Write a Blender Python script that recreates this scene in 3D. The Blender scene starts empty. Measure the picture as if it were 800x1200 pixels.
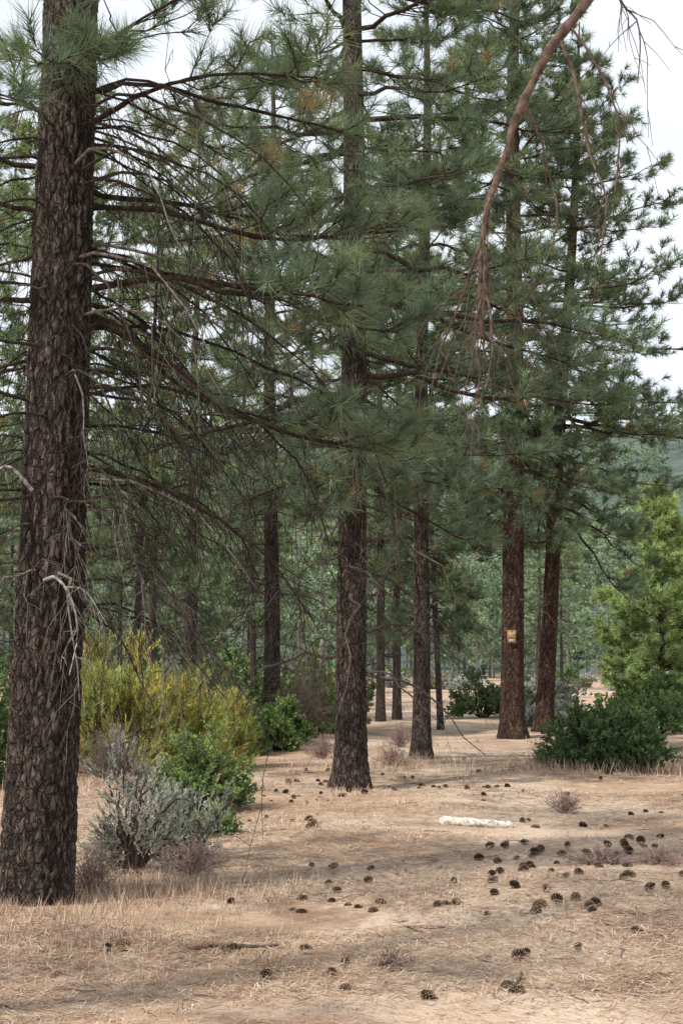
import bpy, math, numpy as np
from mathutils import noise, Vector
sc=bpy.context.scene
sc.view_settings.view_transform='Standard'; sc.view_settings.look='None'; sc.view_settings.exposure=0; sc.view_settings.gamma=1
A=np.array
def nrm(v): return v/np.maximum(np.linalg.norm(v,axis=-1,keepdims=True),1e-9)
def sm(t): t=np.clip(t,0,1); return t*t*(3-2*t)

# ------------------------------------------------------------ terrain height
def gh(x,y):
    x=np.asarray(x,float); y=np.asarray(y,float)
    near=.035*np.sin(.9*x+.5*y+1)+.03*np.sin(1.7*x-.8*y)+.02*np.sin(2.6*y+.7*x)
    d=np.hypot(x,y)
    hill=78*sm((y-140)/330)*(.78+.14*np.sin(x*.012+1.2)+.08*np.sin(x*.031+y*.01))
    hill+=26*sm((-x-60)/200)+14*sm((x-90)/260)
    return near*np.clip(1.3-d/60,.3,1)+hill

# ------------------------------------------------------------ mesh tools
def mk(name,parts,mats,parent=None,smooth=False,loc=(0,0,0),link=True):
    Vs=[];Ls=[];St=[];Cs=[];Mi=[];o=0;ls=0
    for p in parts:
        V,F,C=p[0],p[1],p[2]; m=p[3] if len(p)>3 else 0
        V=np.asarray(V,float).reshape(-1,3)
        C=np.asarray(C,float)
        if C.ndim==1: C=np.tile(C,(len(V),1))
        Vs.append(V);Cs.append(C);Ls.append((F+o).ravel())
        k=F.shape[1]; St.append(ls+np.arange(len(F))*k); ls+=len(F)*k; o+=len(V); Mi.append(np.full(len(F),m))
    V=np.concatenate(Vs);L=np.concatenate(Ls);S=np.concatenate(St);C=np.concatenate(Cs);M=np.concatenate(Mi)
    me=bpy.data.meshes.new(name)
    me.vertices.add(len(V)); me.vertices.foreach_set('co',V.astype(np.float32).ravel())
    me.loops.add(len(L)); me.loops.foreach_set('vertex_index',L.astype(np.int32))
    me.polygons.add(len(S)); me.polygons.foreach_set('loop_start',S.astype(np.int32))
    for m in (mats if isinstance(mats,list) else [mats]): me.materials.append(m)
    me.polygons.foreach_set('material_index',M.astype(np.int32))
    me.update(calc_edges=True)
    if smooth: me.polygons.foreach_set('use_smooth',np.ones(len(S),bool))
    ca=me.color_attributes.new('col','FLOAT_COLOR','POINT')
    ca.data.foreach_set('color',np.hstack([np.clip(C,0,1),np.ones((len(C),1))]).astype(np.float32).ravel())
    if not link: return me
    ob=bpy.data.objects.new(name,me); sc.collection.objects.link(ob); ob.location=loc
    if parent: ob.parent=parent
    return ob
def empty(name,loc=(0,0,0),rz=0,s=1):
    e=bpy.data.objects.new(name,None); sc.collection.objects.link(e); e.location=loc; e.rotation_euler=(0,0,rz); e.scale=(s,s,s)
    e.empty_display_size=.2
    return e
def inst(name,me,parent,loc=(0,0,0),rz=0,s=(1,1,1)):
    o=bpy.data.objects.new(name,me); sc.collection.objects.link(o); o.parent=parent; o.location=loc; o.rotation_euler=(0,0,rz); o.scale=s
    return o

def tubes(P,R,S,col):
    P=np.asarray(P,float);R=np.asarray(R,float)
    N,K,_=P.shape
    T=nrm(np.gradient(P,axis=1)) if K>2 else nrm(np.repeat((P[:,1:]-P[:,:1]),2,axis=1))
    m=np.abs(T.mean(1)[:,2])>.75
    ref=np.where(m[:,None],A([1.,0,0]),A([0,0,1.]))[:,None,:]
    U=nrm(np.cross(T,ref)); W=np.cross(T,U)
    a=np.arange(S)*2*np.pi/S
    V=P[:,:,None]+R[:,:,None,None]*(U[:,:,None]*np.cos(a)[None,None,:,None]+W[:,:,None]*np.sin(a)[None,None,:,None])
    i=np.arange(N)[:,None,None]*K*S; k=np.arange(K-1)[None,:,None]*S; s=np.arange(S)[None,None,:]; s2=(s+1)%S
    F=np.stack([i+k+s,i+k+s2,i+k+S+s2,i+k+S+s],-1).reshape(-1,4)
    col=np.asarray(col,float)
    if col.ndim==2: col=np.repeat(col,K*S,axis=0)
    return (V.reshape(-1,3),F,col)
def spline(pts,K):
    p=A(pts,float); p=np.vstack([2*p[0]-p[1],p,2*p[-1]-p[-2]]); n=len(p)-3
    out=[]
    for t in np.linspace(0,n-1e-6,K):
        i=int(t);f=t-i; a,b,c,d=p[i:i+4]
        out.append(.5*((2*b)+(-a+c)*f+(2*a-5*b+4*c-d)*f*f+(-a+3*b-3*c+d)*f**3))
    return A(out)
def sprays(rng,pos,d,alen,n,L,W,spread,droop,col,leaf=False,var=.22):
    M=len(pos); 
    r=nrm(rng.normal(size=(M,3))); u=nrm(np.cross(d,r)); v=np.cross(d,u)
    I=np.repeat(np.arange(M),n); N=len(I)
    t=rng.random(N)
    base=pos[I]+d[I]*(alen*(t-.7))[:,None]
    th=spread*(.3+.7*rng.random(N)); az=rng.random(N)*2*np.pi
    D=d[I]*np.cos(th)[:,None]+(u[I]*np.cos(az)[:,None]+v[I]*np.sin(az)[:,None])*np.sin(th)[:,None]
    D[:,2]-=droop; D=nrm(D)
    ln=L*rng.uniform(.65,1.15,N)
    sd=nrm(np.cross(D,rng.normal(size=(N,3))))*(W/2)
    tip=base+D*ln[:,None]
    C=col[I]*rng.uniform(1-var,1+var,(N,1))
    if leaf:
        mid=base+D*(ln*.55)[:,None]
        V=np.stack([base,mid+sd,tip,mid-sd],1).reshape(-1,3)
        F=np.arange(N*4).reshape(-1,4); C=np.repeat(C,4,axis=0)
    else:
        V=np.stack([base+sd,base-sd,tip],1).reshape(-1,3)
        F=np.arange(N*3).reshape(-1,3); C=np.repeat(C,3,axis=0)
    return (V,F,C)

# ------------------------------------------------------------ materials
def newmat(name):
    m=bpy.data.materials.new(name); m.use_nodes=True; nt=m.node_tree; nt.nodes.clear()
    return m,nt,nt.nodes.new,nt.links.new
def mat_foliage(name,trans=.35,rough=.55,spec=.25,tcol=(1.12,1.17,.82)):
    m,nt,N,Lk=newmat(name)
    out=N('ShaderNodeOutputMaterial'); a=N('ShaderNodeAttribute'); a.attribute_name='col'
    if trans==0:
        d=N('ShaderNodeBsdfDiffuse'); Lk(a.outputs['Color'],d.inputs[0]); Lk(d.outputs[0],out.inputs[0]); return m
    if spec>0:
        p=N('ShaderNodeBsdfPrincipled'); p.inputs['Roughness'].default_value=rough; p.inputs['Specular IOR Level'].default_value=spec
        Lk(a.outputs['Color'],p.inputs['Base Color'])
    else:
        p=N('ShaderNodeBsdfDiffuse'); Lk(a.outputs['Color'],p.inputs[0])
    t=N('ShaderNodeBsdfTranslucent'); mx=N('ShaderNodeVectorMath'); mx.operation='MULTIPLY'; mx.inputs[1].default_value=tcol
    Lk(a.outputs['Color'],mx.inputs[0]); Lk(mx.outputs[0],t.inputs['Color'])
    s=N('ShaderNodeMixShader'); s.inputs[0].default_value=trans
    Lk(p.outputs[0],s.inputs[1]);Lk(t.outputs[0],s.inputs[2]);Lk(s.outputs[0],out.inputs[0])
    return m
def mat_wood(name,scale=30,bump=.4):
    m,nt,N,Lk=newmat(name)
    out=N('ShaderNodeOutputMaterial'); a=N('ShaderNodeAttribute'); a.attribute_name='col'
    tc=N('ShaderNodeTexCoord'); n=N('ShaderNodeTexNoise'); n.inputs['Scale'].default_value=scale; n.inputs['Detail'].default_value=2
    Lk(tc.outputs['Object'],n.inputs['Vector'])
    r=N('ShaderNodeMapRange'); r.inputs['From Min'].default_value=.3; r.inputs['From Max'].default_value=.7; r.inputs['To Min'].default_value=.5; r.inputs['To Max'].default_value=1.6
    Lk(n.outputs[0],r.inputs['Value'])
    v=N('ShaderNodeVectorMath'); v.operation='SCALE'; Lk(a.outputs['Color'],v.inputs[0]); Lk(r.outputs[0],v.inputs['Scale'])
    p=N('ShaderNodeBsdfDiffuse'); p.inputs['Roughness'].default_value=.6
    Lk(v.outputs[0],p.inputs['Color']); Lk(p.outputs[0],out.inputs[0])
    return m
def mat_bark(name,crack,lo,hi,sc_=14,zs=.3,bump=1.0):
    m,nt,N,Lk=newmat(name)
    out=N('ShaderNodeOutputMaterial'); tc=N('ShaderNodeTexCoord')
    n0=N('ShaderNodeTexNoise'); n0.inputs['Scale'].default_value=9; n0.inputs['Detail'].default_value=3
    Lk(tc.outputs['Object'],n0.inputs['Vector'])
    ad=N('ShaderNodeMixRGB'); ad.blend_type='LINEAR_LIGHT'; ad.inputs[0].default_value=.06
    Lk(tc.outputs['Object'],ad.inputs[1]); Lk(n0.outputs['Color'],ad.inputs[2])
    mp=N('ShaderNodeMapping'); mp.inputs['Scale'].default_value=(1,1,zs); Lk(ad.outputs[0],mp.inputs[0])
    vo=N('ShaderNodeTexVoronoi'); vo.feature='DISTANCE_TO_EDGE'; vo.inputs['Scale'].default_value=sc_; Lk(mp.outputs[0],vo.inputs['Vector'])
    n1=N('ShaderNodeTexNoise'); n1.inputs['Scale'].default_value=60; n1.inputs['Detail'].default_value=4; n1.inputs['Roughness'].default_value=.7; Lk(mp.outputs[0],n1.inputs['Vector'])
    rp=N('ShaderNodeMapRange'); rp.inputs['From Max'].default_value=.16; rp.inputs['To Min'].default_value=.2; Lk(vo.outputs['Distance'],rp.inputs['Value'])
    cr=N('ShaderNodeMixRGB'); cr.inputs[1].default_value=(*lo,1); cr.inputs[2].default_value=(*hi,1)
    mr=N('ShaderNodeMapRange'); mr.inputs['From Min'].default_value=.36; mr.inputs['From Max'].default_value=.64; Lk(n1.outputs[0],mr.inputs['Value'])
    Lk(mr.outputs[0],cr.inputs[0])
    at=N('ShaderNodeAttribute'); at.attribute_name='col'
    mu=N('ShaderNodeMath'); mu.operation='MULTIPLY'; Lk(rp.outputs[0],mu.inputs[0]); Lk(at.outputs['Fac'],mu.inputs[1])
    c2=N('ShaderNodeMixRGB'); c2.inputs[1].default_value=(*crack,1); Lk(mu.outputs[0],c2.inputs[0]); Lk(cr.outputs[0],c2.inputs[2])
    p=N('ShaderNodeBsdfPrincipled'); p.inputs['Roughness'].default_value=.92; p.inputs['Specular IOR Level'].default_value=.12
    Lk(c2.outputs[0],p.inputs['Base Color'])
    b=N('ShaderNodeBump'); b.inputs['Strength'].default_value=bump; b.inputs['Distance'].default_value=.02
    h=N('ShaderNodeMath'); h.operation='MULTIPLY_ADD'; h.inputs[1].default_value=.6; Lk(n1.outputs[0],h.inputs[0]); Lk(rp.outputs[0],h.inputs[2])
    Lk(h.outputs[0],b.inputs['Height']); Lk(b.outputs[0],p.inputs['Normal']); Lk(p.outputs[0],out.inputs[0])
    return m
def mat_ground():
    m,nt,N,Lk=newmat('pine_straw_ground')
    out=N('ShaderNodeOutputMaterial'); tc=N('ShaderNodeTexCoord')
    def nz(s,d=5,vec=None,r=.55):
        n=N('ShaderNodeTexNoise'); n.inputs['Scale'].default_value=s; n.inputs['Detail'].default_value=d; n.inputs['Roughness'].default_value=r
        Lk(vec or tc.outputs['Object'],n.inputs['Vector']); return n
    def mr(n,a,b,c=0,d=1):
        r=N('ShaderNodeMapRange'); r.inputs['From Min'].default_value=a; r.inputs['From Max'].default_value=b; r.inputs['To Min'].default_value=c; r.inputs['To Max'].default_value=d; Lk(n.outputs[0],r.inputs['Value']); return r
    def mix(f,a,b):
        c=N('ShaderNodeMixRGB'); Lk(f.outputs[0],c.inputs[0])
        for i,x in ((1,a),(2,b)):
            if isinstance(x,tuple): c.inputs[i].default_value=(*x,1)
            else: Lk(x.outputs[0],c.inputs[i])
        return c
    def ma(op,a,b):
        c=N('ShaderNodeMath'); c.operation=op
        for i,x in ((0,a),(1,b)):
            if isinstance(x,(int,float)): c.inputs[i].default_value=x
            else: Lk(x,c.inputs[i])
        return c
    big=nz(.35,3); mid=nz(2.2,3); fine=nz(45,3,r=.75); fine2=nz(12,3,r=.7); pat=nz(.9,4,r=.65)
    sx=N('ShaderNodeSeparateXYZ'); Lk(tc.outputs['Object'],sx.inputs[0])
    base=mix(mr(mid,.35,.65),(.36,.235,.155),(.50,.365,.26))
    base=mix(mr(big,.45,.62),base,(.55,.435,.335))
    tr=ma('MULTIPLY',ma('SINE',ma('MULTIPLY',sx.outputs['Y'],.16).outputs[0],0).outputs[0],.7)
    tr=ma('ADD',tr.outputs[0],ma('MULTIPLY',sx.outputs['Y'],.085).outputs[0])
    td=ma('ABSOLUTE',ma('SUBTRACT',sx.outputs['X'],tr.outputs[0]).outputs[0],0)
    base=mix(mr(td,.3,1.3,.5,0),base,(.60,.485,.38))
    base=mix(mr(pat,.32,.48),(.25,.16,.11),base)
    dk=mix(mr(fine,.36,.60),(.19,.12,.08),base)
    fin=mix(mr(fine2,.34,.52),dk,base)
    f=N('ShaderNodeMapRange'); f.inputs['From Min'].default_value=100; f.inputs['From Max'].default_value=150; Lk(sx.outputs['Y'],f.inputs['Value'])
    hn=nz(.16,5,r=.7)
    hc=mix(mr(hn,.4,.6),(.065,.095,.085),(.125,.145,.12))  # forested hill colour, lifted and blued to imitate haze
    fin=mix(f,fin,hc)
    p=N('ShaderNodeBsdfPrincipled'); p.inputs['Roughness'].default_value=.95; p.inputs['Specular IOR Level'].default_value=.1
    Lk(fin.outputs[0],p.inputs['Base Color'])
    b=N('ShaderNodeBump'); b.inputs['Strength'].default_value=.8; b.inputs['Distance'].default_value=.035
    Lk(fine2.outputs[0],b.inputs['Height']); Lk(b.outputs[0],p.inputs['Normal']); Lk(p.outputs[0],out.inputs[0])
    return m
M_need=mat_foliage('pine_needles',.3)
M_need2=mat_foliage('pine_needles_plain',.3,spec=0)
M_far=mat_foliage('far_needles',0)
M_leaf=mat_foliage('shrub_leaves',.3,.5,.3)
M_leaf2=mat_foliage('undergrowth_leaves',0)
M_dry=mat_foliage('dry_straw',0)
M_limb=mat_wood('limb_bark')
M_cone=mat_wood('cone_scales',60,.2)
M_bark=mat_bark('pine_bark_grey',(.018,.013,.011),(.06,.046,.039),(.185,.15,.13),24,.28)
M_barkr=mat_bark('pine_bark_red',(.026,.016,.012),(.078,.046,.036),(.18,.11,.082),24,.28)
M_ground=mat_ground()

# ------------------------------------------------------------ ground
def axis_pts(lim,n,pw):
    t=np.linspace(-1,1,n); return np.sign(t)*np.abs(t)**pw*lim
xs=axis_pts(900,320,2.6)
t=np.linspace(0,1,420); ys=-60+ (t**2.2)*1300
X,Y=np.meshgrid(xs,ys); Z=gh(X,Y)
nx,ny=len(xs),len(ys)
ii=(np.arange(ny-1)[:,None]*nx+np.arange(nx-1)[None,:]).ravel()
mk('ground',[(np.stack([X,Y,Z],-1),np.stack([ii,ii+1,ii+nx+1,ii+nx],-1),A([.4,.3,.2]))],M_ground,smooth=True)

# ------------------------------------------------------------ pines
GREEN=A([.145,.20,.112]); YGREEN=A([.25,.29,.135]); BLUEG=A([.122,.18,.145]); BROWN=A([.38,.24,.13])
LIMB=A([.055,.042,.035]); DEADC=A([.15,.128,.11])
def trunk_part(axis,H,r0,S,rows,disp,seed,flare=.45):
    z=np.linspace(-.15,H,rows) if rows<60 else np.concatenate([np.linspace(-.15,7.5,int(rows*.85)),np.linspace(7.6,H,rows-int(rows*.85))])
    r=r0*np.clip(1-np.clip(z,0,None)/H,0.01,1)**.62*(1+flare*np.exp(-np.clip(z,0,None)/.28))
    a=np.arange(S)*2*np.pi/S
    C=axis(z)
    V=np.zeros((rows,S,3)); col=np.ones((rows,S))
    rr=r[:,None]*(1+.05*np.sin(3*a+seed)[None,:]+.03*np.sin(5*a+z[:,None]*.8)+ .10*np.exp(-np.clip(z,0,None)/.25)[:,None]*np.sin(5*a+seed*2)[None,:])
    if disp>0:
        D=np.ones((rows,S)); ca=np.cos(a)*r0; sa=np.sin(a)*r0
        for i in range(rows):
            if z[i]>8: continue
            for j in range(S):
                p=Vector((ca[j]*19+seed,sa[j]*19,z[i]*5.0))
                q=p+noise.noise_vector(p*1.1)*.75
                d=noise.voronoi(q)[0]
                D[i,j]=min((d[1]-d[0])/.42,1)+.45*noise.noise(p*2.6)
        rr=rr+disp*(D-.8); col=np.clip(.12+.95*D,0.05,1)
    V[...,0]=C[:,0][:,None]+rr*np.cos(a); V[...,1]=C[:,1][:,None]+rr*np.sin(a); V[...,2]=z[:,None]
    k=np.arange(rows-1)[:,None]*S; s=np.arange(S)[None,:]; s2=(s+1)%S
    F=np.stack([k+s,k+s2,k+S+s2,k+S+s],-1).reshape(-1,4)
    return (V.reshape(-1,3),F,np.repeat(col.reshape(-1,1),3,axis=1))

def foliage_from_limbs(rng,P,L,tt,lat,tper,nn,nl,nw,wood,fol,limbcol,s0=.25,tint=1.,brown=.015,yel=.35,latlen=1.,tl=3):
    N,K,_=P.shape
    cnt=np.maximum(2,np.ceil(L*lat).astype(int)); bi=np.repeat(np.arange(N),cnt); n=len(bi)
    s=s0+(1-s0)*rng.random(n)**.8; f=s*(K-1); i=np.minimum(f.astype(int),K-2); fr=(f-i)[:,None]
    b=P[bi,i]*(1-fr)+P[bi,i+1]*fr; T=nrm(P[bi,i+1]-P[bi,i])
    side=np.where(rng.random(n)<.5,-1,1)*np.radians(rng.uniform(25,75,n))
    c,sn=np.cos(side),np.sin(side)
    D=np.stack([T[:,0]*c-T[:,1]*sn,T[:,0]*sn+T[:,1]*c,T[:,2]*.5+rng.uniform(-.25,.35,n)],-1); D=nrm(D)
    ll=(L[bi]*(.10+.28*(1-s))*rng.uniform(.6,1.3,n)+.16)*latlen
    q=np.linspace(0,1,5)
    Q=b[:,None]+D[:,None]*(ll[:,None]*q)[...,None]
    Q[...,2]+=ll[:,None]*(.28*q**2-.10*q)[None,:]
    Q[:,1:]+=rng.normal(size=(n,4,3))*.03*ll[:,None,None]
    R=np.outer(.004+.006*ll,1-.6*q)
    wood.append(tubes(Q,R,tl,limbcol))
    li=np.repeat(np.arange(n),tper); m=len(li)
    st=rng.uniform(.25,1,m); st[::tper]=1
    f=st*4; i=np.minimum(f.astype(int),3); fr=(f-i)[:,None]
    p0=Q[li,i]*(1-fr)+Q[li,i+1]*fr
    d=nrm(nrm(Q[li,i+1]-Q[li,i])*.9+rng.normal(size=(m,3))*.45+A([0,0,.35]))
    off=rng.uniform(.03,.16,m)[:,None]; p1=p0+d*off
    wood.append(tubes(np.stack([p0,p1],1),np.full((m,2),.0045),3,limbcol))
    w=rng.random(m)*yel*2*np.clip(.4+.6*tt[bi][li],0,1)
    col=(BLUEG+(GREEN-BLUEG)*rng.random((m,1)))*(1-w[:,None])+YGREEN*w[:,None]
    col*=rng.uniform(.65,1.3,(m,1))*tint
    col[rng.random(m)<brown]=BROWN
    fol.append(sprays(rng,p1,d,.14,nn,nl,nw,1.15,.06,col))

def pine(seed,H,r0,cs,R,nb=80,lean=(0,0),lat=5.5,tper=5,nn=26,nl=.2,nw=.011,dead=14,S=14,rows=30,disp=0,deadlow=1.4,tint=1.,brown=.012,yel=.35,elb=-14,flare=.4,pw=.75,s0=.3):
    rng=np.random.default_rng(seed)
    ph=rng.random(4)*6
    def axis(z):
        z=np.asarray(z,float); t=np.clip(z/H,0,1)
        return np.stack([lean[0]*t+.05*np.sin(z*.55+ph[0])*t*1.5, lean[1]*t+.05*np.sin(z*.5+ph[1])*t*1.5, z],-1)
    wood=[];fol=[]
    trunk=[trunk_part(axis,H,r0,S,rows,disp,seed,flare)]
    t=np.sort(rng.random(nb)); z=cs+(H-.3-cs)*t
    az=np.arange(nb)*2.39996+rng.normal(size=nb)*.35
    L=R*((1-t)**pw*(.62+.38*np.minimum(1,t*4))+.06)*rng.uniform(.5,1.22,nb)
    el=np.radians(elb+(38-elb)*t+rng.normal(size=nb)*8)
    K=9;s=np.linspace(0,1,K)
    h=np.stack([np.cos(az),np.sin(az),0*az],-1)
    P=axis(z)[:,None]+h[:,None]*(L*np.cos(el))[:,None,None]*s[None,:,None]
    P[...,2]+=L[:,None]*(np.sin(el)[:,None]*s-.34*s**2+.24*s**3)
    wob=np.cumsum(rng.normal(size=(nb,K,3)),axis=1)*.018*L[:,None,None]; wob[:,0]=0; P+=wob
    rt=r0*np.clip(1-z/H,.01,1)**.62
    R_=np.minimum(.009+.011*L,rt*.4)[:,None]*(1-.85*s)
    wood.append(tubes(P,R_,5,LIMB))
    foliage_from_limbs(rng,P,L,t,lat,tper,nn,nl,nw,wood,fol,LIMB,s0=s0,tint=tint,brown=brown,yel=yel)
    if dead:
        z=rng.uniform(deadlow,cs+1.5,dead); az=rng.random(dead)*6.28; L=rng.uniform(.4,1.9,dead)*R/3
        h=np.stack([np.cos(az),np.sin(az),0*az],-1)
        P=axis(z)[:,None]+h[:,None]*L[:,None,None]*s[None,:,None]; P[...,2]+=L[:,None]*(.12*s-.6*s**2)
        P[:,1:]+=np.cumsum(rng.normal(size=(dead,K-1,3)),axis=1)*.03*L[:,None,None]
        wood.append(tubes(P,np.outer(.006+.01*L,1-.8*s),4,DEADC*.6))
        bare_twigs(rng,P,L,wood,DEADC*.7,7)
    return trunk,wood,fol,axis
def bare_twigs(rng,P,L,wood,col,per,droop=.35,ln=.35,r=.0035):
    N,K,_=P.shape; bi=np.repeat(np.arange(N),per); n=len(bi)
    f=rng.uniform(.2,1,n)*(K-1); i=np.minimum(f.astype(int),K-2); fr=(f-i)[:,None]
    b=P[bi,i]*(1-fr)+P[bi,i+1]*fr; T=nrm(P[bi,i+1]-P[bi,i])
    D=nrm(T+rng.normal(size=(n,3))*.8); D[:,2]-=droop*.5; D=nrm(D)
    ll=ln*rng.uniform(.4,1.4,n)*np.minimum(1.5,L[bi]); q=np.linspace(0,1,6)
    Q=b[:,None]+D[:,None]*(ll[:,None]*q)[...,None]; Q[...,2]-=ll[:,None]*droop*(q**2)[None,:]
    Q[:,1:]+=np.cumsum(rng.normal(size=(n,5,3)),axis=1)*.05*ll[:,None,None]
    wood.append(tubes(Q,np.tile(r*(1-.6*q),(n,1)),3,col))
    bi=np.repeat(np.arange(n),2); m=len(bi); i=rng.integers(1,5,m); b=Q[bi,i]
    D=nrm(nrm(Q[bi,i+1]-Q[bi,i])+rng.normal(size=(m,3))*.7); l2=ll[bi]*rng.uniform(.2,.6,m)
    q=np.linspace(0,1,3); Q2=b[:,None]+D[:,None]*(l2[:,None]*q)[...,None]; Q2[...,2]-=l2[:,None]*.3*q**2
    wood.append(tubes(Q2,np.tile(r*.7*(1-.5*q),(m,1)),3,col))
def place_pine(parts,loc,bark,rz=0,nm=None):
    tr,wd,fo,_=parts
    z=float(gh(loc[0],loc[1]))
    e=empty('pine_tree',(loc[0],loc[1],z),rz)
    mk('trunk',tr,bark,e,True); mk('limbs',wd,M_limb,e,True); mk('needles',fo,nm or M_need,e)
    return e

# --- big left pine with its sweeping limbs
p1=pine(11,17,.245,7.0,3.2,nb=40,lean=(.38,.05),lat=4,tper=4,nn=34,nl=.23,nw=.0065,dead=0,S=110,rows=720,disp=.018,flare=.10,elb=5)
rng=np.random.default_rng(77)
wood,fol,ax=p1[1],p1[2],p1[3]
hero=[
 (5.35,[(.25,.2,0),(.75,.3,.1),(1.3,.22,.2),(2.0,.1,.35)],1,.026),
 (5.2,[(.25,.1,-.2),(.7,.2,-.5),(1.2,.15,-.8),(1.7,.0,-1.0)],1,.022),
 (4.85,[(.3,.02,.15),(.9,.02,.4),(1.6,-.08,.7),(2.3,.02,1.0)],1,.024),
 (4.68,[(.25,.07,0),(.8,.06,.1),(1.3,-.03,.15),(1.9,.03,.3),(2.5,.16,.4)],1,.028),
 (4.38,[(.35,.0,.1),(.7,-.14,.2),(1.3,-.24,.25),(1.9,-.42,.4),(2.3,-.45,.6)],1,.022),
 (4.08,[(.3,.06,-.1),(.8,.09,-.2),(1.15,-.03,-.3),(1.5,-.08,-.4),(2.0,-.2,-.5)],1,.028),
 (4.02,[(.4,-.1,.2),(.9,-.45,.5),(1.35,-.52,.8),(1.9,-.5,1.1)],0,.02),
 (3.92,[(.25,.0,0),(.65,-.26,.05),(1.05,-.55,.1),(1.6,-.76,.2),(2.3,-.86,.3)],1,.032),
 (3.4,[(.22,.06,-.1),(.55,.0,-.2),(.86,-.3,-.3),(.95,-.6,-.35),(.98,-1.1,-.4)],0,.018),
 (2.88,[(.3,.02,0),(.78,-.12,.1),(1.2,-.35,.2),(1.5,-.6,.3),(1.72,-.9,.3)],0,.024),
 (2.6,[(.3,.02,-.1),(.6,-.12,-.2),(.7,-.55,-.25)],0,.010),
 (3.15,[(.35,.1,.3),(.8,.05,.7),(1.3,-.2,1.1)],0,.013),
 (3.65,[(.35,.02,-.2),(.9,-.2,-.4),(1.4,-.6,-.5),(1.7,-1.1,-.5)],0,.016),
 (3.3,[(.3,.12,.1),(.8,.12,.3),(1.35,-.15,.45),(1.7,-.55,.5),(1.85,-1.0,.5)],0,.016),
 (2.7,[(.3,.12,.2),(.75,.1,.5),(1.15,-.15,.7),(1.35,-.5,.8)],0,.013),
 (3.75,[(.3,.15,.3),(.9,.15,.7),(1.6,-.15,1.0),(2.1,-.6,1.1),(2.3,-1.05,1.1)],0,.018),
 (4.5,[(.35,-.1,.3),(.9,-.3,.6),(1.5,-.7,.8),(1.9,-1.1,.9)],0,.018),
 (4.95,[(.35,-.1,-.2),(.8,-.35,-.4),(1.2,-.8,-.5),(1.4,-1.3,-.5)],0,.015),
 (4.25,[(.3,-.1,.4),(.7,-.4,.8),(1.0,-.9,1.0)],0,.013),
 (1.95,[(.2,.03,.05),(.6,-.05,.15),(.8,-.15,.2)],0,.010),
 (2.3,[(.2,.05,.1),(.5,.05,.2),(.75,-.2,.25),(.8,-.5,.25)],0,.009),
 (5.0,[(-.3,.05,.1),(-.8,.15,.2),(-1.6,.1,.3)],1,.026),
 (4.6,[(-.3,.08,-.1),(-.8,.1,-.3),(-1.7,-.1,-.5)],1,.025),
 (4.4,[(-.2,.03,.2),(-.7,.0,.5),(-1.5,-.2,.9)],0,.02),
 (4.05,[(-.3,.0,0),(-.9,.05,0),(-1.8,-.3,.1)],1,.025),
 (3.7,[(-.25,-.04,.1),(-.8,-.2,.2),(-1.4,-.6,.3)],0,.018),
 (3.05,[(-.2,.05,0),(-.6,.05,.1),(-1.2,-.3,.2)],0,.014),
 (5.5,[(.2,.1,-.5),(.8,.25,-1.0),(1.4,.3,-1.5)],1,.018),
 (5.45,[(.03,.05,-.35),(.08,.0,-.7),(.12,-.12,-1.0)],1,.012),
 (5.2,[(-.12,.05,-.35),(-.2,.0,-.75),(-.25,-.1,-1.1)],1,.012),
 (5.7,[(.1,.0,-.35),(.25,-.1,-.6),(.35,-.25,-.8)],1,.012),
 (5.7,[(-.1,.1,.5),(.3,.2,1.2),(.9,.1,2.0)],1,.02),
]
for (z0,pts,live,r) in hero:
    o=ax(A([z0]))[0]
    P=[o,]+[o+A([a,c,b]) for a,b,c in pts]
    K=16; P=spline(P,K); Ln=np.linalg.norm(np.diff(P,axis=0),axis=1).sum()
    P[2:]+=np.cumsum(rng.normal(size=(K-2,3)),axis=0)*.012*Ln/2
    P=P[None]; s=np.linspace(0,1,K); La=A([Ln])
    wood.append(tubes(P,((r*(1-.72*s))*(1+.12*rng.normal(size=K)))[None],8,LIMB*(.85 if live else .9)))
    if live:
        foliage_from_limbs(rng,P,La,A([.5]),5.5,4,46,.21,.0055,wood,fol,LIMB,s0=.45,latlen=.75,brown=.035,tl=4)
        bare_twigs(rng,P[:,:11],La,wood,LIMB*.9,10,.5,.3,.004)
    else:
        bare_twigs(rng,P,La,wood,DEADC*rng.choice([.35,.4,1.1]),24,.7,.36,.004)
nd=96; z=rng.uniform(1.9,5.5,nd); az=rng.uniform(-1.3,1.3,nd); az[::3]+=np.pi
s=np.linspace(0,1,10); L=rng.uniform(.5,2.2,nd)
P=ax(z)[:,None]+np.stack([np.cos(az),np.sin(az),0*az],-1)[:,None]*(L[:,None]*(s-.1*s**2))[...,None]; P[...,2]+=L[:,None]*(.25*s-.75*s**2)
P[:,1:]+=np.cumsum(rng.normal(size=(nd,9,3)),axis=1)*.022
wood.append(tubes(P,np.outer(.005+.0045*L,1-.75*s),4,DEADC*np.where(rng.random((nd,1))<.25,1.2,.34)))
bare_twigs(rng,P[:70],L[:70],wood,DEADC*.36,7,.8,.3,.0035); bare_twigs(rng,P[70:],L[70:],wood,DEADC*1.3,7,.8,.3,.003)
o=ax(A([2.12]))[0]
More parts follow.
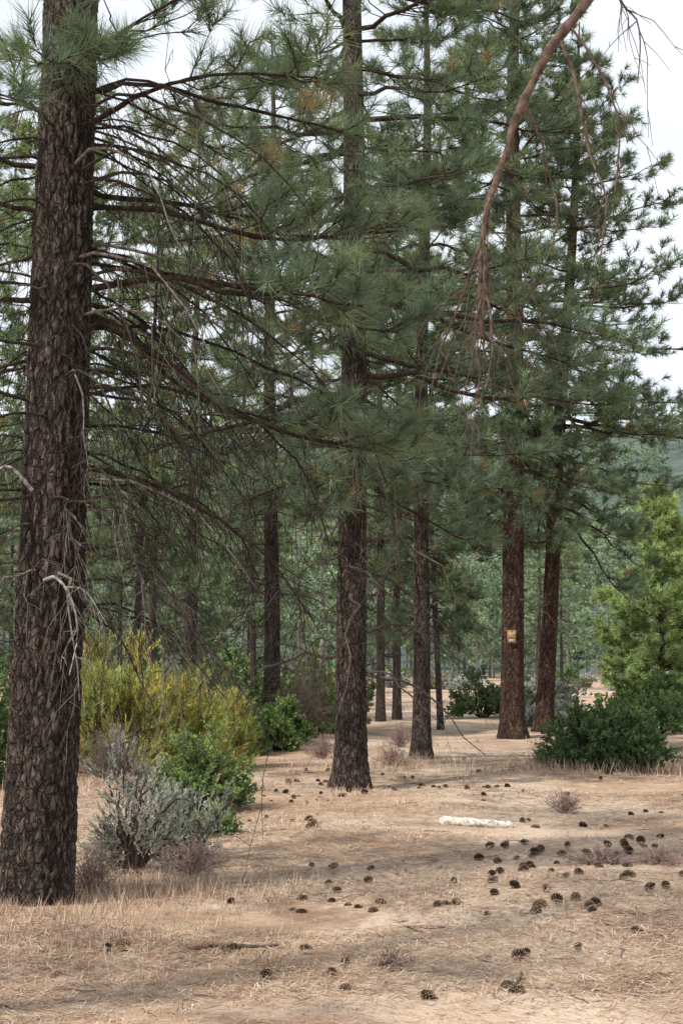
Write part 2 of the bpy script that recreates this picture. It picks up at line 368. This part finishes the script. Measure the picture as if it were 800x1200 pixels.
for pts,r in (([(0,-.24,0),(.1,-.34,.01),(.2,-.36,-.12),(.25,-.36,-.35),(.2,-.36,-.62)],.012),([(-.1,-.2,.6),(-.25,-.3,.75),(-.4,-.3,.6),(-.5,-.35,.35)],.013),([(.15,-.35,-.05),(.3,-.4,-.08),(.45,-.42,-.3)],.006)):
    P=spline([o+A(q) for q in pts],12)[None]; wood.append(tubes(P,(r*(1-.7*np.linspace(0,1,12)))[None],6,A([.42,.40,.38]))); bare_twigs(rng,P,A([.7]),wood,A([.35,.33,.31]),4,.4,.25)
place_pine(p1,(-2.01,9.6),M_bark)

# --- off-frame right pine carrying the hanging dead limb
p0=pine(5,15,.22,8.2,2.2,nb=50,nn=24,nw=.012,dead=0,S=40,rows=90,disp=.01)
lx,ly=3.5,5.4; lz=float(gh(lx,ly)); wood=p0[1]; rng=np.random.default_rng(3)
def L3(x,y,z): return A([x-lx,y-ly,z-lz])
DC=A([.14,.10,.08])
m=[(3.45,5.4,5.8),(2.4,5.7,5.75),(1.6,5.9,5.2),(1.09,6,4.48),(.95,6,4.3),(.84,6,4.11),(.755,6,3.9),(.675,6,3.68),(.62,6,3.47),(.597,6,3.25),(.60,6.02,3.05),(.62,6.05,2.9)]
P=spline([L3(*q) for q in m],44); P[4:]+=rng.normal(size=(40,3))*.004
s=np.linspace(0,1,44); wood.append(tubes(P[None],((.025*(1-s)**.8+.004)*(1+.1*rng.normal(size=44)))[None],8,DC)); bare_twigs(rng,P[None,22:],A([1.]),wood,DC*.9,12,.9,.36,.0038)
for q,r in (([(.955,6,4.3),(1.015,5.98,4.09),(1.06,5.95,3.78),(1.12,5.92,3.56),(1.07,5.9,3.25)],.009),
            ([(1.0,6,4.37),(1.1,5.98,4.2),(1.19,5.95,3.9),(1.15,5.92,3.6)],.007),
            ([(1.2,6,4.65),(1.22,6,4.48),(1.29,6,4.37),(1.27,6,4.1)],.007),
            ([(.63,6,3.5),(.58,6,3.3),(.5,6.05,3.1),(.43,6.1,2.9),(.41,6.1,2.75)],.0075),
            ([(.6,6,3.3),(.63,5.95,3.0),(.6,5.95,2.75),(.52,5.95,2.58)],.007),
            ([(.66,6,3.62),(.60,5.9,3.45),(.59,5.85,3.2),(.54,5.8,2.95)],.006),
            ([(.8,6,4.0),(.92,6.1,3.75),(.98,6.1,3.5),(.9,6.15,3.2)],.0065)):
    P=spline([L3(*a) for a in q],14)[None]; P[:,1:]+=np.cumsum(rng.normal(size=(1,13,3)),axis=1)*.004
    wood.append(tubes(P,(r*(1-.65*np.linspace(0,1,14)))[None],5,DC)); bare_twigs(rng,P,A([.7]),wood,DC*.9,7,.7,.3,.003)
place_pine(p0,(lx,ly),M_bark)
# --- sparse pine left of the viewpoint: dapples the foreground
place_pine(pine(6,12,.16,5.6,2.2,nb=26,nn=18,nw=.014,lat=4,tper=3,dead=6,S=14,rows=30),(-5.4,4.0),M_bark,nm=M_need2)

# --- mid-distance pines
place_pine(pine(21,18,.205,4.0,3.6,nb=116,lean=(.1,0),lat=5.6,tper=5,nn=30,nl=.21,nw=.009,dead=40,S=64,rows=330,disp=.013,flare=.45,yel=.35,s0=.12,elb=-20),(.11,18.3),M_bark)
place_pine(pine(22,14,.145,4.3,2.3,nb=66,lean=(.15,.2),lat=5.2,tper=5,nn=26,nw=.011,dead=34,S=30,rows=160,disp=.008,s0=.15,elb=-18),(1.25,22.6),M_bark)
place_pine(pine(23,19.5,.24,4.5,3.3,nb=118,lean=(.3,0),lat=5.4,tper=5,nn=24,nw=.014,dead=14,S=40,rows=160,disp=.012,yel=.5,s0=.12,elb=-22),(3.39,28.5),M_barkr)
place_pine(pine(24,15.6,.19,4.2,3.5,nb=98,lean=(1.1,.2),lat=5.2,tper=5,nn=24,nw=.014,dead=12,S=30,rows=120,disp=.01,yel=.5,s0=.15,elb=-20),(4.25,30.2),M_barkr)
place_pine(pine(25,15,.18,4.6,2.7,nb=66,lean=(-.1,0),lat=5,tper=4,nn=24,nw=.014,dead=36,S=24,rows=100,disp=.008,s0=.2),(-1.43,29.5),M_bark)
VAR=[]
for k,(H,r,cs,R,nb,d) in enumerate([(16,.14,4.4,2.7,70,30),(14,.10,3.4,2.3,64,34),(18,.16,5.0,3.1,74,24),(11,.085,2.2,2.0,56,22)]):
    p=pine(100+k,H,r,cs,R,nb=nb,lat=4.6,tper=4,nn=18,nl=.26,nw=.024,dead=d,S=12,rows=30,yel=.6,lean=(.5*(-1)**k,.2),tint=1.3,s0=.2)  # tint lightens background needles, distance haze put into their colour
    VAR.append((mk('trunk',p[0],M_bark,link=False,smooth=True),mk('limbs',p[1],M_limb,link=False,smooth=True),mk('needles',p[2],M_need2,link=False)))
FAR=[]
for k,(H,r,cs,R,nb) in enumerate([(15,.12,2.4,2.6,50),(12,.09,1.0,2.2,46),(17,.14,3.0,3.0,54)]):
    p=pine(140+k,H,r,cs,R,nb=nb,lat=3,tper=2,nn=12,nl=.5,nw=.10,dead=0,S=7,rows=12,yel=.3,tint=1.75)  # stronger tint: atmospheric haze painted into the far needle colour
    FAR.append((mk('trunk',[(q[0],q[1],A([.21,.19,.175])) for q in p[0]],M_limb,link=False,smooth=True),mk('limbs',p[1][:1],M_limb,link=False),mk('needles',p[2],M_far,link=False)))  # far trunks coloured paler too, in place of real haze
def vpine(x,y,k,rz=0,s=1.,w=1.):
    e=empty('pine_tree',(x,y,float(gh(x,y))),rz); 
    for nme,me in zip(('trunk','limbs','needles'),VAR[k]): inst(nme,me,e,s=(s*w,s*w,s))
for a in [(.97,36,0,1.0,.95,.85),(1.42,37,1,2.1,1.1),(2.2,32,3,.4,1.1,.75),(-5.6,25.5,0,.3,.9),(-8.3,20.5,1,2.,.9),(-3.6,34,2,1.1,.85),(-8.5,33,2,2.2,.95),
          (-2.6,43,1,0,1.0),(-6,45,2,5.,.9),(-4.0,27.5,1,3.9,.85,.9),
          (9.6,70,0,.3,.8),(11.2,73,1,2.,.8),(16,32,0,2.5,1.),(9.5,17,1,1.2,1.)]:
    vpine(*a)
def yp(seed,loc,H,R):
    global GREEN,BLUEG,YGREEN
    sv=(GREEN,BLUEG,YGREEN); GREEN=A([.36,.45,.20]);BLUEG=A([.30,.40,.20]);YGREEN=A([.46,.52,.21])
    place_pine(pine(seed,H,.08,.3,R,nb=120,lat=7,tper=5,nn=24,nl=.2,nw=.028,dead=0,S=10,rows=20,elb=8,pw=.95,s0=.3,brown=0),loc,M_bark,nm=M_need2)
    GREEN,BLUEG,YGREEN=sv
yp(41,(8.5,38),6.3,1.9); yp(42,(13.0,52),5.6,1.9)
# distant forest
df=empty('distant_pine_forest'); rng=np.random.default_rng(9)
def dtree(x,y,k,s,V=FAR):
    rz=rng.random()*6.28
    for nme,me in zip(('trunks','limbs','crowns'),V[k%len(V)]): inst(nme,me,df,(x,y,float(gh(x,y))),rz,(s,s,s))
n=0
while n<56:
    y=rng.uniform(52,125); a=rng.uniform(-.42,.42)
    if a>.03 and y<80: continue
    if a>.13 and y<95: continue
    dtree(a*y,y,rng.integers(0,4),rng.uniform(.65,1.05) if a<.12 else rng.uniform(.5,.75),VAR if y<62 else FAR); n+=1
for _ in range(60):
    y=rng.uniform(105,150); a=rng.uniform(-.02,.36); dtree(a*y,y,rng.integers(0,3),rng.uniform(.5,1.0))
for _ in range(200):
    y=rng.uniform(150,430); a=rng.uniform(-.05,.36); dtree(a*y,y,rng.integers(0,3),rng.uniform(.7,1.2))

# ------------------------------------------------------------ shrubs
def shrub(seed,rx,ry,h,ncl,nsp,nlf,ll,lw,cols,stem=A([.09,.07,.055]),up=.5,crad=.28,alen=.12,spread=1.2,leaf=True,droop=0,inner=.35,stemr=.008):
    rng=np.random.default_rng(seed)
    az=rng.random(ncl)*6.283; ph=np.arccos(rng.uniform(.02,1,ncl)); rr=rng.uniform(inner+.25,1,ncl)*(.82+.18*np.sin(3*az+seed))
    C=np.stack([np.cos(az)*np.sin(ph)*rx*rr,np.sin(az)*np.sin(ph)*ry*rr,h*(.10+.88*np.cos(ph))*rr],-1)
    K=8;s=np.linspace(0,1,K); base=np.stack([np.cos(az)*.06*rx,np.sin(az)*.06*ry,0*az-.03],-1)
    P=base[:,None]*(1-s)[None,:,None]+C[:,None]*s[None,:,None]; P[...,2]+=(h*.12*np.sin(np.pi*s))[None]
    P[:,1:-1]+=np.cumsum(rng.normal(size=(ncl,K-2,3)),axis=1)*.02*h
    wood=[tubes(P,np.tile(stemr*(1.4-1.1*s),(ncl,1)),4,stem)]
    I=np.repeat(np.arange(ncl),nsp); m=len(I)
    o=nrm(rng.normal(size=(m,3)))*(rng.random((m,1))**.4)*crad
    pos=C[I]+o*A([1,1,.8]); pos[:,2]=np.maximum(pos[:,2],.02)
    d=nrm(nrm(pos/A([rx,ry,h]))*.7+nrm(o)*.4+A([0,0,up])+rng.normal(size=(m,3))*.25)
    wood.append(tubes(np.stack([C[I]*.7+pos*.3-A([0,0,crad*.3]),pos],1),np.full((m,2),stemr*.3),3,stem*1.2))
    cc=A(cols); cw=cc[rng.integers(0,len(cc),ncl)]
    col=cw[I]*rng.uniform(.7,1.25,(m,1))
    return wood,[sprays(rng,pos,d,alen,nlf,ll,lw,spread,droop,col,leaf,.25)]
def place_shrub(name,parts,x,y,rz=0,s=1):
    e=empty(name,(x,y,float(gh(x,y))),rz,s); mk('stems',parts[0],M_limb,e,True); mk('leaves',parts[1],M_leaf,e); return e
G1=[(.16,.235,.08),(.20,.285,.105),(.24,.325,.115),(.13,.185,.075)]
G2=[(.095,.16,.065),(.12,.19,.075),(.16,.235,.095)]
SG=[(.38,.40,.37),(.46,.47,.44),(.32,.35,.32),(.5,.5,.48)]
YL=[(.48,.46,.13),(.56,.50,.14),(.38,.42,.14),(.50,.40,.16),(.30,.36,.13),(.42,.45,.15)]
place_shrub('sagebrush',shrub(201,.50,.5,1.2,44,8,24,.04,.009,SG,A([.10,.08,.07]),.8,.14,.2,.7,inner=.3,stemr=.013),-1.55,10.9)
place_shrub('sagebrush',shrub(202,.45,.4,.85,30,8,22,.04,.009,SG,A([.10,.08,.07]),.8,.13,.18,.7,inner=.3,stemr=.011),-1.2,11.5)
place_shrub('manzanita_bush',shrub(203,.62,.6,1.05,60,16,18,.045,.022,G1,up=.5,crad=.17),-1.5,15.1)
place_shrub('manzanita_bush',shrub(204,.3,.25,.28,16,10,14,.045,.02,G1,up=.6,crad=.09),-1.15,12.8)
place_shrub('manzanita_bush',shrub(205,1.02,.9,.98,110,18,20,.05,.026,G2,up=.5,crad=.2,inner=.5),3.76,20.6)
for k,(x,y,rx,h) in enumerate([(-3.2,19.6,1.0,2.15),(-2.35,20.2,1.05,1.95),(-1.75,21.5,.6,1.45),(-3.9,22,.9,2.3)]):
    place_shrub('rabbitbrush',shrub(210+k,rx,rx*.8,h,66,18,20,.10,.013,YL,up=.7,crad=.26,alen=.2,spread=.85,leaf=False),x,y)
place_shrub('green_shrub',shrub(220,1.0,1.,2.4,80,14,18,.07,.035,G2,crad=.3),-4.9,18.2)
for k,(x,y,rx,h,c) in enumerate([(-1.35,25,.6,.6,G1),(-1.8,24.2,.7,1.25,G2),(6.7,30.5,1.3,.85,G2),(7.6,36,1.5,1.3,G1),(3.8,38.5,1.3,1.35,G2),(-1.05,26.5,.5,.8,G1),(6.0,41,1.2,1.,SG),(4.9,33,.7,.6,SG)]):
    place_shrub('green_shrub' if c is not SG else 'sagebrush',shrub(230+k,rx,rx*.9,h,60,12,14,.08,.045,c,crad=.25),x,y)
def dryshrub(seed,rx,h,n=70,col=A([.17,.12,.09])):
    rng=np.random.default_rng(seed); az=rng.random(n)*6.28; ph=rng.uniform(0,1.25,n); L=h*rng.uniform(.6,1.05,n); s=np.linspace(0,1,7)
    D=np.stack([np.cos(az)*np.sin(ph)*rx/h,np.sin(az)*np.sin(ph)*rx/h,np.cos(ph)],-1)
    P=D[:,None]*(L[:,None]*s)[...,None]; P[:,1:]+=np.cumsum(rng.normal(size=(n,6,3)),axis=1)*.03*h
    w=[tubes(P,np.tile(.005*(1.2-s),(n,1)),3,col)]; bare_twigs(rng,P,L,w,col*1.3,7,.0,.35,.0025)
    return w
for k,(x,y,rx,h) in enumerate([(-.75,27.5,.8,1.5),(-2.9,18.2,.6,.7),(-1.75,10.1,.35,.3),(-1.1,10.6,.35,.28),(.75,21.4,.5,.35),(5.1,20.2,.5,.4),(2.4,15.6,.3,.25),(.25,7.6,.2,.09),(1.95,11.0,.35,.13),(2.4,10.9,.3,.12),(4.4,17,.4,.3),(2.9,21,.3,.3),(1.0,24.6,.4,.4),(-.3,23,.4,.35),(-4.2,26,.9,1.6),(-3.0,30,.9,1.8)]):
    e=empty('dry_shrub',(x,y,float(gh(x,y)))); c=A([.28,.20,.17]) if h<.5 else A([.15,.12,.10]); mk('twigs',dryshrub(300+k,rx,h,60 if h<.5 else 110,c),M_limb,e,True)
ug=empty('background_undergrowth'); rng=np.random.default_rng(12)
SV=[]
for k,(c,h) in enumerate([(G2,1.2),(SG,.7),(G1,1.0),([(.34,.30,.19),(.27,.25,.14)],.9)]):
    w,f=shrub(400+k,1.1,1.,h,45,10,12,.10,.06,c,crad=.3); SV.append((mk('stems',w,M_limb,link=False),mk('leaves',f,M_leaf2,link=False)))
for _ in range(130):
    y=rng.uniform(26,95)**1.0; a=rng.uniform(-.4,.4)
    if -.02<a<.16 and y<48: continue
    if a>.12 and y<40: continue
    left=a<0
    k=rng.choice([0,0,2,3] if left else [0,1,1,3,2]); s=rng.uniform(.6,1.6)*(1.25 if left else .7)
    for nme,me in zip(('stems','leaves'),SV[k]): inst(nme,me,ug,(a*y,y,float(gh(a*y,y))),rng.random()*6,(s,s,s*rng.uniform(.8,1.3)))

# ------------------------------------------------------------ litter, grass, cones
rng=np.random.default_rng(55)
n=180000; y=4.5*(26/4.5)**rng.random(n); x=rng.uniform(-1,1,n)*(.36*y+.8)
az=rng.random(n)*np.pi*2; L=rng.uniform(.06,.17,n); w=.0011+.00024*y
D=np.stack([np.cos(az),np.sin(az),rng.normal(size=n)*.10],-1); sd=np.stack([-np.sin(az),np.cos(az),0*az],-1)*(w)[:,None]
c=np.stack([x,y,gh(x,y)+rng.uniform(.004,.022,n)],-1)
V=np.stack([c-D*L[:,None]/2-sd,c-D*L[:,None]/2+sd,c+D*L[:,None]/2],1)
pal=A([(.54,.40,.28),(.45,.31,.205),(.60,.49,.38),(.34,.205,.14),(.20,.13,.09),(.66,.57,.47)])
C=pal[rng.choice(6,n,p=[.25,.25,.14,.17,.13,.06])]*rng.uniform(.8,1.15,(n,1))
mk('pine_straw',[(V,np.arange(3*n).reshape(-1,3),np.repeat(C,3,axis=0))],M_dry)
def grass(n,cx,cy,sx,sy,h0,h1):
    x=rng.normal(size=n)*sx+cx; y=rng.normal(size=n)*sy+cy; return x,y,rng.uniform(h0,h1,n)
G=[grass(1700,-1.7,9.2,.5,.3,.03,.11),grass(1300,-1.3,9.9,.45,.3,.05,.16),grass(1300,-1.5,8.2,.6,.4,.02,.07),grass(700,.9,21.3,.6,.4,.08,.22),grass(700,5.0,20,.6,.5,.1,.3),grass(500,2.9,20.0,.5,.3,.08,.2),grass(600,-2.6,17,.8,.5,.1,.3)]
for _ in range(420):
    yy=5*(45/5)**rng.random(); xx=rng.uniform(-.36,.36)*yy; s_=rng.uniform(.04,.16); G.append(grass(rng.integers(8,34),xx,yy,s_,s_,.02,.06+.0035*yy))
x=np.concatenate([g[0] for g in G]);y=np.concatenate([g[1] for g in G]);h=np.concatenate([g[2] for g in G]);n=len(x)
az=rng.random(n)*6.28; ln=rng.uniform(.2,1.1,n); w=.0011+.0002*y
b=np.stack([x,y,gh(x,y)],-1); tip=b+np.stack([np.cos(az)*h*ln,np.sin(az)*h*ln,h],-1); sd=np.stack([-np.sin(az),np.cos(az),0*az],-1)*w[:,None]
pal=A([(.52,.40,.29),(.44,.31,.225),(.36,.22,.175),(.56,.47,.37),(.32,.32,.18)])
C=pal[rng.choice(5,n,p=[.3,.27,.27,.11,.05])]*rng.uniform(.8,1.2,(n,1))
mk('dry_grass',[(np.stack([b-sd,b+sd,tip],1),np.arange(3*n).reshape(-1,3),np.repeat(C,3,axis=0))],M_dry)
def cone_mesh():
    V=[];F=[];Cc=[]; N=84
    for i in range(N):
        t=(i+.5)/N; az=i*2.39996; zz=-.055+.11*t; r=.046*np.sin(np.pi*min(.97,.12+t*.86))**.75
        o=A([np.cos(az),np.sin(az),0]); sdv=A([-np.sin(az),np.cos(az),0]); out=nrm(o+A([0,0,.9*(t-.35)]))
        c0=o*r*.25+A([0,0,zz-.006]); c1=o*r*.2+A([0,0,zz])+out*r*.95; wd=.011*np.sin(np.pi*min(.95,t+.1))+.004; up=A([0,0,.005])
        k=len(V); V+=[c0-sdv*wd*.4,c0+sdv*wd*.4,c1+sdv*wd,c1+out*.006,c1-sdv*wd,c1+up-out*.004]
        F+=[[k,k+1,k+2],[k,k+2,k+4],[k+2,k+3,k+5],[k+3,k+4,k+5],[k,k+4,k+5],[k+1,k,k+5],[k+2,k+1,k+5],[k+4,k+2,k+3]]
        b=.8+.4*(i%3)/2; Cc+=[A([.07,.048,.035])*b]*2+[A([.21,.15,.105])*b,A([.35,.26,.19])*b,A([.21,.15,.105])*b,A([.23,.165,.12])*b]
    return A(V),A(F),A(Cc)
cv,cf,ccol=cone_mesh()
pos=[(-.39,7.5),(-.32,9.5),(.26,9.6),(.62,9.4),(.68,9.42),(.93,7.65),(.97,7.72),(1.28,7.9),(.8,7.1),(.84,7.0),(.02,7.15),(.41,6.9),(-.2,8.15),(-.6,8.2),(-.66,8.22),(-1.3,8.15),(-1.22,8.2),(-.05,7.5),(.02,7.7),(1.7,8.4),(1.2,9.0)]
for _ in range(85):
    u=rng.random()
    if u<.25: yy=rng.normal(17.2,1.2); xx=rng.normal(.8,1.0)
    elif u<.45: yy=rng.normal(11.2,.6); xx=rng.normal(2.1,.45)
    else: yy=9*(27/9)**rng.random(); xx=rng.uniform(-.16,.32)*yy
    if yy<6: continue
    for _ in range(rng.choice([1,1,2,3,5])): pos.append((xx+rng.normal()*.02*yy*.6,yy+rng.normal()*.02*yy))
PV=[];PF=[];PC=[]
for i,(x_,y_) in enumerate(pos):
    a=rng.random()*6.28; ti=rng.uniform(.9,1.8); s_=rng.uniform(.36,.68)
    Rx=A([[1,0,0],[0,np.cos(ti),-np.sin(ti)],[0,np.sin(ti),np.cos(ti)]]); Rz=A([[np.cos(a),-np.sin(a),0],[np.sin(a),np.cos(a),0],[0,0,1]])
    v=(cv*A([1,1,1.2])*s_)@(Rz@Rx).T+A([x_,y_,float(gh(x_,y_))+.030*s_]); PV.append(v);PF.append(cf+i*len(cv));PC.append(ccol*rng.choice([.6,1.,1.6],p=[.3,.4,.3]))
mk('pine_cones',[(np.concatenate(PV),np.concatenate(PF),np.concatenate(PC))],M_cone)
n=150; yy=6.2*(22/6.2)**rng.random(n); xx=rng.uniform(-.3,.33,n)*yy; az=rng.random(n)*6.28; L=rng.uniform(.08,.4,n); s=np.linspace(-.5,.5,6)
P=np.stack([xx,yy,gh(xx,yy)+.012],-1)[:,None]+np.stack([np.cos(az),np.sin(az),0*az],-1)[:,None]*(L[:,None]*s)[...,None]+rng.normal(size=(n,6,3))*A([.008,.008,.004])
mk('fallen_twigs',[tubes(P,np.tile(.0045*(1.1-np.abs(s)),(n,1)),5,A([.16,.12,.10])*rng.uniform(.6,1.9,(n,1)))],M_limb,smooth=True)
def log(name,pts,r,col,K=18):
    P=spline(pts,K); P[:,2]+=gh(P[:,0],P[:,1]); s=np.linspace(0,1,K)
    R=r*(1-.25*s)*(1+.10*np.sin(s*23)+.05*np.sin(s*51)); R[0]*=.5;R[-1]*=.35
    e=empty(name,(0,0,0)); mk('stem',[tubes(P[None],R[None],12,col)],M_limb,e,True); return e
log('weathered_log',[(.93,13.75,.045),(1.2,13.7,.055),(1.45,13.72,.05),(1.64,13.78,.04)],.048,A([.62,.56,.48]))
log('fallen_branch',[(-.85,8.15,.02),(-.65,8.22,.035),(-.5,8.18,.03),(-.35,8.22,.03)],.012,A([.14,.10,.08]))
log('fallen_branch',[(.8,7.0,.02),(.86,7.12,.03),(.9,7.3,.02)],.008,A([.10,.08,.06]))

# ------------------------------------------------------------ notice boards on right pine
def box(c,s,b=.006):
    import bmesh
    bm=bmesh.new(); bmesh.ops.create_cube(bm,size=1); bmesh.ops.scale(bm,vec=s,verts=bm.verts); bmesh.ops.bevel(bm,geom=bm.edges,offset=b,segments=2,affect='EDGES'); bmesh.ops.translate(bm,vec=c,verts=bm.verts)
    bmesh.ops.triangulate(bm,faces=bm.faces); V=A([v.co[:] for v in bm.verts]); F=A([[v.index for v in f.verts] for f in bm.faces]); bm.free(); return V,F
e=empty('trail_sign',(3.36,28.225,2.0))
for nm,c,s_,col in (('backboard',(0,0,0),(.18,.02,.26),(.36,.21,.11)),('face_plate',(0,-.016,.03),(.13,.008,.13),(.5,.37,.2)),('arrow_plate',(0,-.016,-.08),(.11,.008,.06),(.5,.45,.38)),('bolt_top',(0,-.024,.11),(.018,.016,.018),(.1,.1,.1)),('bolt_bottom',(0,-.024,-.115),(.018,.016,.018),(.1,.1,.1))):
    V,F=box(c,s_,.003); mk(nm,[(V,F,A(col))],M_cone,e)

# ------------------------------------------------------------ light
el=math.radians(50); to=A([-.80,-.60]); to=to/np.linalg.norm(to)
S=Vector((to[0]*math.cos(el),to[1]*math.cos(el),math.sin(el)))
sl=bpy.data.lights.new('sun','SUN'); sl.energy=4.3; sl.angle=math.radians(1.5); sl.color=(1,.95,.86)
so=bpy.data.objects.new('sun',sl); sc.collection.objects.link(so); so.rotation_euler=S.to_track_quat('Z','Y').to_euler()
w=bpy.data.worlds.new('World'); sc.world=w; w.use_nodes=True; nt=w.node_tree; nt.nodes.clear(); N=nt.nodes.new; Lk=nt.links.new
o=N('ShaderNodeOutputWorld'); bg=N('ShaderNodeBackground'); bg.inputs[1].default_value=.15
sky=N('ShaderNodeTexSky'); sky.sky_type='NISHITA'; sky.sun_disc=False; sky.sun_elevation=el; sky.sun_rotation=math.atan2(S.x,S.y)
tc=N('ShaderNodeTexCoord'); mp=N('ShaderNodeMapping'); mp.inputs['Scale'].default_value=(1,1,2.6); Lk(tc.outputs['Generated'],mp.inputs[0])
cn=N('ShaderNodeTexNoise'); cn.inputs['Scale'].default_value=2.3; cn.inputs['Detail'].default_value=5; cn.inputs['Roughness'].default_value=.55; Lk(mp.outputs[0],cn.inputs['Vector'])
mr=N('ShaderNodeMapRange'); mr.inputs['From Min'].default_value=.34; mr.inputs['From Max'].default_value=.6; mr.inputs['To Min'].default_value=.55; mr.inputs['To Max'].default_value=.95; Lk(cn.outputs[0],mr.inputs['Value'])
mx=N('ShaderNodeMixRGB'); mx.inputs[2].default_value=(7.6,8.0,8.5,1); Lk(mr.outputs[0],mx.inputs[0]); Lk(sky.outputs[0],mx.inputs[1]); Lk(mx.outputs[0],bg.inputs[0]); Lk(bg.outputs[0],o.inputs[0])
# ------------------------------------------------------------ camera
cam=bpy.data.cameras.new('camera'); cam.sensor_fit='VERTICAL'; cam.sensor_height=36; cam.sensor_width=24; cam.lens=50; cam.clip_end=4000; cam.clip_start=.05
co=bpy.data.objects.new('camera',cam); sc.collection.objects.link(co); co.location=(0,0,1.6); co.rotation_euler=(math.radians(95.82),0,0); sc.camera=co
